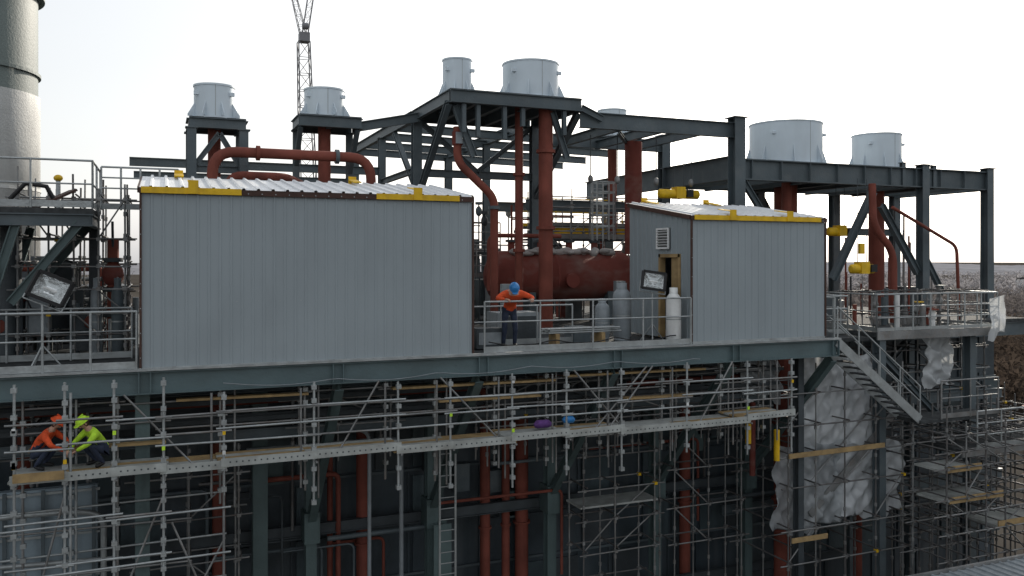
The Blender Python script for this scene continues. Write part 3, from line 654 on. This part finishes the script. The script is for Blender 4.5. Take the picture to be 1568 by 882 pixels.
for _ in range(12):
    x=random.uniform(22,30);y=random.uniform(6,12); s_=random.uniform(.4,1.); ct.box((x,y,0),(x+s_,y+s_,random.uniform(.5,1.6)),random.choice((steeld,steel)))
ct.done()
cl=B('stacked_scaffold_tubes')
for i in range(14): 
    z=.35+.05*(i//5); y=.7+.055*(i%5); cl.tube((8.9+random.uniform(-.2,.2),y,z),(11.+random.uniform(-.2,.2),y+.03,z),.024,galv,7)
for x in(9.2,10.5): cl.box((x,.6,0),(x+.1,1.05,.33),wood)
cl.done()
cl=B('equipment_boxes')
cl.box((7.2,.95,0),(7.9,1.4,.5),steeld); cl.box((7.25,.93,.1),(7.85,.947,.4),greyp); cl.box((8.2,2.1,0),(9.4,2.9,.8),greyp); cl.box((8.3,2.07,.1),(9.3,2.097,.7),steeld); cl.box((10.2,1.6,0),(10.7,2.2,.4),steel)
cl.done()
hz=B('cable_hose')
hz.sweep([(1.2+i*.2,-.125,-.36-.09*abs(math.sin(i*.27))-.03*math.sin(i*.11)) for i in range(60)],.011,greyp,5); hz.sweep([(7.2+i*.18,.12,.25-.12*abs(math.sin(i*.33))) for i in range(30)],.016,black,6); hz.done()
# hoists
def hoist(x,y,z,ztop,L=1.1,block=True):
    b=B('chain_hoist')
    b.sweep([(x-L/2,y,z),(x-L/2+.05,y,z),(x+L/2-.05,y,z),(x+L/2,y,z)],[.1,.16,.16,.1],yellow,14)
    b.box((x-.2,y-.19,z-.16),(x+.15,y+.16,z+.24),yellow); b.box((x+.2,y-.22,z-.1),(x+.45,y-.16,z+.15),black)
    for dx in(-.2,.2): b.tube((x+dx,y,z+.2),(x+dx,y,ztop),.012,steeld,5)
    if block: b.box((x-.13,y-.05,z+.5),(x+.07,y+.05,z+.85),yellow)
    b.tube((x,y,z-.16),(x,y,z-.9),.01,steeld,5)
    b.done()
hoist(16.4,6,4.45,6.3,1.6,False); hoist(23.5,6,3.25,5.,1.2,False); hoist(21.6,3,1.9,4.9,1.)
def bottle(x,y,z,r_,H,m,name='gas_cylinder'):
    b=B(name); b.lathe((x,y,z),[(0,.02),(r_*.9,0),(r_*.9,.06),(r_*.82,.07),(r_,.13),(r_,H*.8),(r_*.9,H*.87),(r_*.6,H*.93),(r_*.25,H*.95),(r_*.2,H),(0,H)],m,24)
    b.lathe((x,y,z),[(r_*.55,H*.92),(r_*.55,H*1.05),(r_*.5,H*1.05),(r_*.5,H*.92)],m,18); b.tube((x,y,z+H),(x,y,z+H*1.06),.02,galv); b.lathe((x,y,z),[(r_+.004,H*.45),(r_+.004,H*.47)],galv,24); b.done()
bottle(12.5,.35,.0,.2,1.4,white); bottle(11.6,1.5,.0,.25,1.5,greyp)
bottle(-1.36,2.9,.0,.13,1.7,greyp); bottle(-.92,2.9,.0,.14,1.7,steel); bottle(11.05,1.6,.0,.2,1.1,greyp)
def flood(x,y,z,yaw,roll,s=.34):
    b=B('floodlight'); R=Matrix.Rotation(yaw,3,'Z')@Matrix.Rotation(roll,3,'Y')@Matrix.Rotation(math.radians(-18),3,'X'); c=V((x,y,z))
    def P(a,b_,c_): return c+R@V((a,b_,c_))
    w,hh=s,s*.78
    fr=[P(-w,-.1,-hh),P(w,-.1,-hh),P(w,-.1,hh),P(-w,-.1,hh)]; bk=[P(-w*.5,.22,-hh*.5),P(w*.5,.22,-hh*.5),P(w*.5,.22,hh*.5),P(-w*.5,.22,hh*.5)]
    b.add(fr+bk,[(4,7,6,5),(0,4,5,1),(1,5,6,2),(2,6,7,3),(3,7,4,0)],black)
    for i in range(4): b.beam(fr[i],fr[(i+1)%4],.07,.07,black)
    i_=[P(-w*.9,-.09,-hh*.9),P(w*.9,-.09,-hh*.9),P(w*.9,-.09,hh*.9),P(-w*.9,-.09,hh*.9),P(-w*.3,.1,-hh*.3),P(w*.3,.1,-hh*.3),P(w*.3,.1,hh*.3),P(-w*.3,.1,hh*.3)]
    b.add(i_,[(4,5,6,7),(0,1,5,4),(1,2,6,5),(2,3,7,6),(3,0,4,7)],glass); b.tube(P(-w*.4,0,0),P(w*.4,0,0),.025,white,8)
    b.tube(P(-w*1.12,0,0),P(-w*1.12,0,-hh*1.3),.018,galv);b.tube(P(w*1.12,0,0),P(w*1.12,0,-hh*1.3),.018,galv);b.tube(P(-w*1.12,0,-hh*1.3),P(w*1.12,0,-hh*1.3),.018,galv)
    q_=P(0,0,-hh*1.3); b.tube(q_,(q_.x,q_.y,.45),.025,galv)
    for a in range(3): b.tube((q_.x,q_.y,.5),(q_.x+.4*math.cos(a*2.09),q_.y+.4*math.sin(a*2.09),0),.018,galv)
    b.done()
flood(-2.05,.55,1.6,math.radians(0),math.radians(24),.33); flood(12.1,.7,1.62,math.radians(-25),math.radians(8),.3)
# ------------------------------------------------------------------ crane
c=B('lattice_crane')
def lattice(p0,p1,w0,w1,n,r=.06):
    p0=V(p0);p1=V(p1); pv=None
    for i in range(n+1):
        t_=i/n; cc=p0.lerp(p1,t_); w_=(w0+(w1-w0)*t_)/2; cs=[cc+V((a*w_,b_*w_,0)) for a,b_ in((-1,-1),(1,-1),(1,1),(-1,1))]
        for k_ in range(4): c.tube(cs[k_],cs[(k_+1)%4],r*.5,craneM,4)
        if pv:
            for k_ in range(4): c.tube(pv[k_],cs[k_],r,craneM,5); c.tube(pv[k_],cs[(k_+1)%4] if i%2 else cs[(k_+3)%4],r*.5,craneM,4)
        pv=cs
lattice((13.4,60,-28),(12.0,60,22),2.4,1.,34)
lattice((12.0,60,22.6),(10.9,60,27),.6,.4,5,.035); lattice((12.1,60,22.5),(12.9,60,28),.5,.5,6,.035)
c.box((11.6,59.5,22),(12.5,60.5,22.8),craneM); c.tube((11.8,59.4,23.3),(12.3,59.4,23.3),.3,craneM,12)
c.tube((12.6,60,22),(16,66,-28),.03,craneM,4)
c.box((9,57,-28),(18,64,-25.2),craneM); c.box((10,58,-25.2),(14,63,-22.5),yellow)
c.done()
# ------------------------------------------------------------------ people
def person(name,J,loc,yaw,top,leg,helmet,hands_curl=True,sc_=1.):
    e=empty(name); R=Matrix.Rotation(yaw,3,'Z'); loc=V(loc)
    W=lambda p:loc+R@(V(p)*sc_)
    names=['pelvis','waist','chest','neckb','neck','headb','lsh','lel','lwr','rsh','rel','rwr','lhip','lkn','lan','lto','rhip','rkn','ran','rto']
    rad=dict(pelvis=(.17,.13),waist=(.15,.12),chest=(.19,.13),neckb=(.1,.09),neck=(.06,.06),headb=(.06,.06),lsh=(.085,.085),rsh=(.085,.085),lel=(.055,.055),rel=(.055,.055),lwr=(.038,.038),rwr=(.038,.038),
             lhip=(.1,.1),rhip=(.1,.1),lkn=(.068,.068),rkn=(.068,.068),lan=(.05,.05),ran=(.05,.05),lto=(.045,.04),rto=(.045,.04))
    E=[('pelvis','waist'),('waist','chest'),('chest','neckb'),('neckb','neck'),('neck','headb'),('chest','lsh'),('lsh','lel'),('lel','lwr'),('chest','rsh'),('rsh','rel'),('rel','rwr'),
       ('pelvis','lhip'),('lhip','lkn'),('lkn','lan'),('lan','lto'),('pelvis','rhip'),('rhip','rkn'),('rkn','ran'),('ran','rto')]
    me=bpy.data.meshes.new('b'); me.from_pydata([W(J[n]) for n in names],[(names.index(a),names.index(b)) for a,b in E],[])
    ob=bpy.data.objects.new('b',me); scene.collection.objects.link(ob)
    ob.modifiers.new('s','SKIN'); sv=me.skin_vertices[0].data
    for i,n in enumerate(names): sv[i].radius=tuple(q*sc_ for q in rad[n]); sv[i].use_root=(i==0)
    su=ob.modifiers.new('u','SUBSURF'); su.levels=2
    bpy.context.view_layer.update(); dg=bpy.context.evaluated_depsgraph_get()
    m2=bpy.data.meshes.new_from_object(ob.evaluated_get(dg)); bpy.data.objects.remove(ob)
    m2.materials.clear()
    for m in(top,leg,skin,black): m2.materials.append(m)
    grp={'pelvis':1,'waist':0,'chest':0,'neckb':0,'neck':2,'headb':2,'lsh':0,'rsh':0,'lel':0,'rel':0,'lwr':0,'rwr':0,'lhip':1,'rhip':1,'lkn':1,'rkn':1,'lan':1,'ran':1,'lto':3,'rto':3}
    for p in m2.polygons:
        c_=p.center; best=9;g_=0
        for a,b_ in E:
            A=W(J[a]);Bq=W(J[b_]);ab=Bq-A;t_=max(0,min(1,(c_-A).dot(ab)/ab.length_squared)); dd=(c_-(A+ab*t_)).length
            if dd<best:
                best=dd; g_=grp[b_]
                if (a,b_)==('pelvis','waist') and t_<.3: g_=1
        p.material_index=g_; p.use_smooth=True
    o2=bpy.data.objects.new('clothed_body',m2); scene.collection.objects.link(o2); o2.parent=e
    hb=B('head'); hd=W(J['head']); up=(W(J['head'])-W(J['neck'])).normalized(); fw=R@V(J.get('look',(0,-1,0))); fw=(fw-up*fw.dot(up)).normalized(); sx=up.cross(fw)
    Rm=Matrix((sx,-fw,up)).transposed()
    hb.ell(hd,.075*sc_,.095*sc_,.118*sc_,skin,Rm,16); hb.ell(hd+Rm@V((0,-.095,-.015)),.014,.02,.025,skin,Rm,8)
    for sd in(-1,1): hb.ell(hd+Rm@V((sd*.076,0,-.01)),.012,.02,.03,skin,Rm,8); hb.ell(hd+Rm@V((sd*.03,-.086,.01)),.011,.008,.009,black,Rm,8)
    hb.ell(hd+Rm@V((0,-.086,-.055)),.024,.008,.007,brown,Rm,8); hb.ell(hd+Rm@V((0,.02,.0)),.08,.088,.1,brown,Rm,14)
    hb.done(e)
    hh=B('hard_hat'); hh.ell(hd+up*.045,.108,.13,.11,helmet,Rm,20,0); hh.lathe(hd+up*.045,[(.1,0),(.135,-.008),(.137,.004),(.1,.014)],helmet,22,Rm@Matrix.Diagonal((.9,1.12,1)))
    hh.ell(hd+up*.04+fw*.13,.075,.06,.01,helmet,Rm,12); hh.beam(hd+up*.155+fw*.08,hd+up*.155-fw*.09,.03,.016,helmet,up=up); hh.done(e)
    ha=B('hands')
    for sd,(el,wr) in((1,('lel','lwr')),(-1,('rel','rwr'))):
        A=W(J[el]);C=W(J[wr]);dr=(C-A).normalized(); side=dr.cross(V((0,0,1)));side=side.normalized() if side.length>.1 else R@V((1,0,0)); nn=side.cross(dr)
        if nn.z>0: nn=-nn
        Rh=Matrix((side,dr,nn)).transposed(); pc=C+dr*.05
        ha.ell(pc,.042,.055,.018,skin,Rh,10)
        for i,(ln) in enumerate((.07,.08,.075,.06)):
            b0=pc+dr*.04+side*(.03-.02*i); b1=b0+dr*ln*.5+nn*.01; b2=b1+dr*ln*.3+nn*ln*.35; b3=b2+nn*ln*.35
            ha.sweep([b0,b1,b2,b3],[.0095,.009,.008,.006],skin,6)
        b0=pc-dr*.02+side*sd*.04; ha.sweep([b0,b0+side*sd*.03+dr*.03,b0+side*sd*.035+dr*.055+nn*.02],[.012,.01,.008],skin,6)
    ha.done(e)
    return e
J=dict(pelvis=(0,.38,.93),waist=(0,.26,1.07),chest=(0,.02,1.26),neckb=(0,-.12,1.34),neck=(0,-.19,1.38),headb=(.0,-.23,1.41),head=(-.02,-.29,1.44),
 lsh=(.22,-.06,1.31),lel=(.44,-.16,1.22),lwr=(.38,-.38,1.2),rsh=(-.22,-.06,1.31),rel=(-.42,-.18,1.2),rwr=(-.26,-.38,1.2),
 lhip=(.1,.38,.88),lkn=(.13,.28,.48),lan=(.14,.42,.09),lto=(.15,.22,.05),rhip=(-.1,.38,.88),rkn=(-.12,.3,.48),ran=(-.13,.45,.09),rto=(-.14,.25,.05),look=(0,-.5,-.85))
person('construction_worker',J,(7.95,.45,0),math.radians(-10),orange,navy,bluep,sc_=1.05)
JC=dict(pelvis=(0,.2,.35),waist=(0,.14,.5),chest=(0,-.04,.72),neckb=(0,-.14,.84),neck=(0,-.18,.88),headb=(0,-.21,.92),head=(0,-.25,.98),
 lsh=(.21,-.08,.77),lel=(.3,-.3,.58),lwr=(.16,-.48,.45),rsh=(-.21,-.08,.77),rel=(-.3,-.28,.56),rwr=(-.14,-.5,.42),
 lhip=(.1,.2,.32),lkn=(.2,-.2,.5),lan=(.17,.1,.09),lto=(.2,-.1,.05),rhip=(-.1,.2,.32),rkn=(-.2,-.18,.48),ran=(-.17,.12,.09),rto=(-.2,-.1,.05),look=(0,-.7,-.6))
person('construction_worker',JC,(-1.2,-.05,-1.9),math.radians(-60),hiviz,navy,hiviz,sc_=.92)
person('construction_worker',JC,(-2.1,.1,-1.9),math.radians(70),orange,navy,orange,sc_=.92)
person('construction_worker',JC,(27.0,.3,-3.5),math.radians(-40),navy,navy,whitep)
# ------------------------------------------------------------------ world, sun, camera
EL=math.radians(22); AZ=math.radians(44)
wd=bpy.data.worlds.new("World"); scene.world=wd; wd.use_nodes=True
nt=wd.node_tree; bg=nt.nodes['Background']; sk=nt.nodes.new('ShaderNodeTexSky'); sk.sky_type='NISHITA'; sk.sun_disc=False
sk.sun_elevation=EL; sk.sun_rotation=AZ; sk.dust_density=3; sk.air_density=1.2; sk.ozone_density=1
hs=nt.nodes.new('ShaderNodeHueSaturation'); hs.inputs['Saturation'].default_value=.35; hs.inputs['Value'].default_value=1.15
mx=nt.nodes.new('ShaderNodeMix'); mx.data_type='RGBA'; mx.inputs['Factor'].default_value=.42; mx.inputs['B'].default_value=(8.6,8.9,9.3,1)
nt.links.new(sk.outputs[0],hs.inputs['Color']); nt.links.new(hs.outputs[0],mx.inputs['A']); nt.links.new(mx.outputs['Result'],bg.inputs['Color']); bg.inputs['Strength'].default_value=.13
sd=V((math.sin(AZ)*math.cos(EL),math.cos(AZ)*math.cos(EL),math.sin(EL)))
ld=bpy.data.lights.new('sun','SUN'); ld.energy=5; ld.angle=math.radians(.5); ld.color=(1,.91,.78)
lo=bpy.data.objects.new('sun',ld); lo.rotation_euler=(-sd).to_track_quat('-Z','Y').to_euler(); lo.location=(40,40,40); scene.collection.objects.link(lo)
cd=bpy.data.cameras.new('camera'); cd.lens=29.96; cd.sensor_width=36; cd.shift_y=-43/1568; cd.clip_end=20000
co=bpy.data.objects.new('camera',cd); co.location=(0,-18.8,2.2); co.rotation_euler=(math.radians(90),0,math.radians(-22.4)); scene.collection.objects.link(co); scene.camera=co
scene.view_settings.view_transform='Standard'
scene.view_settings.look='None'
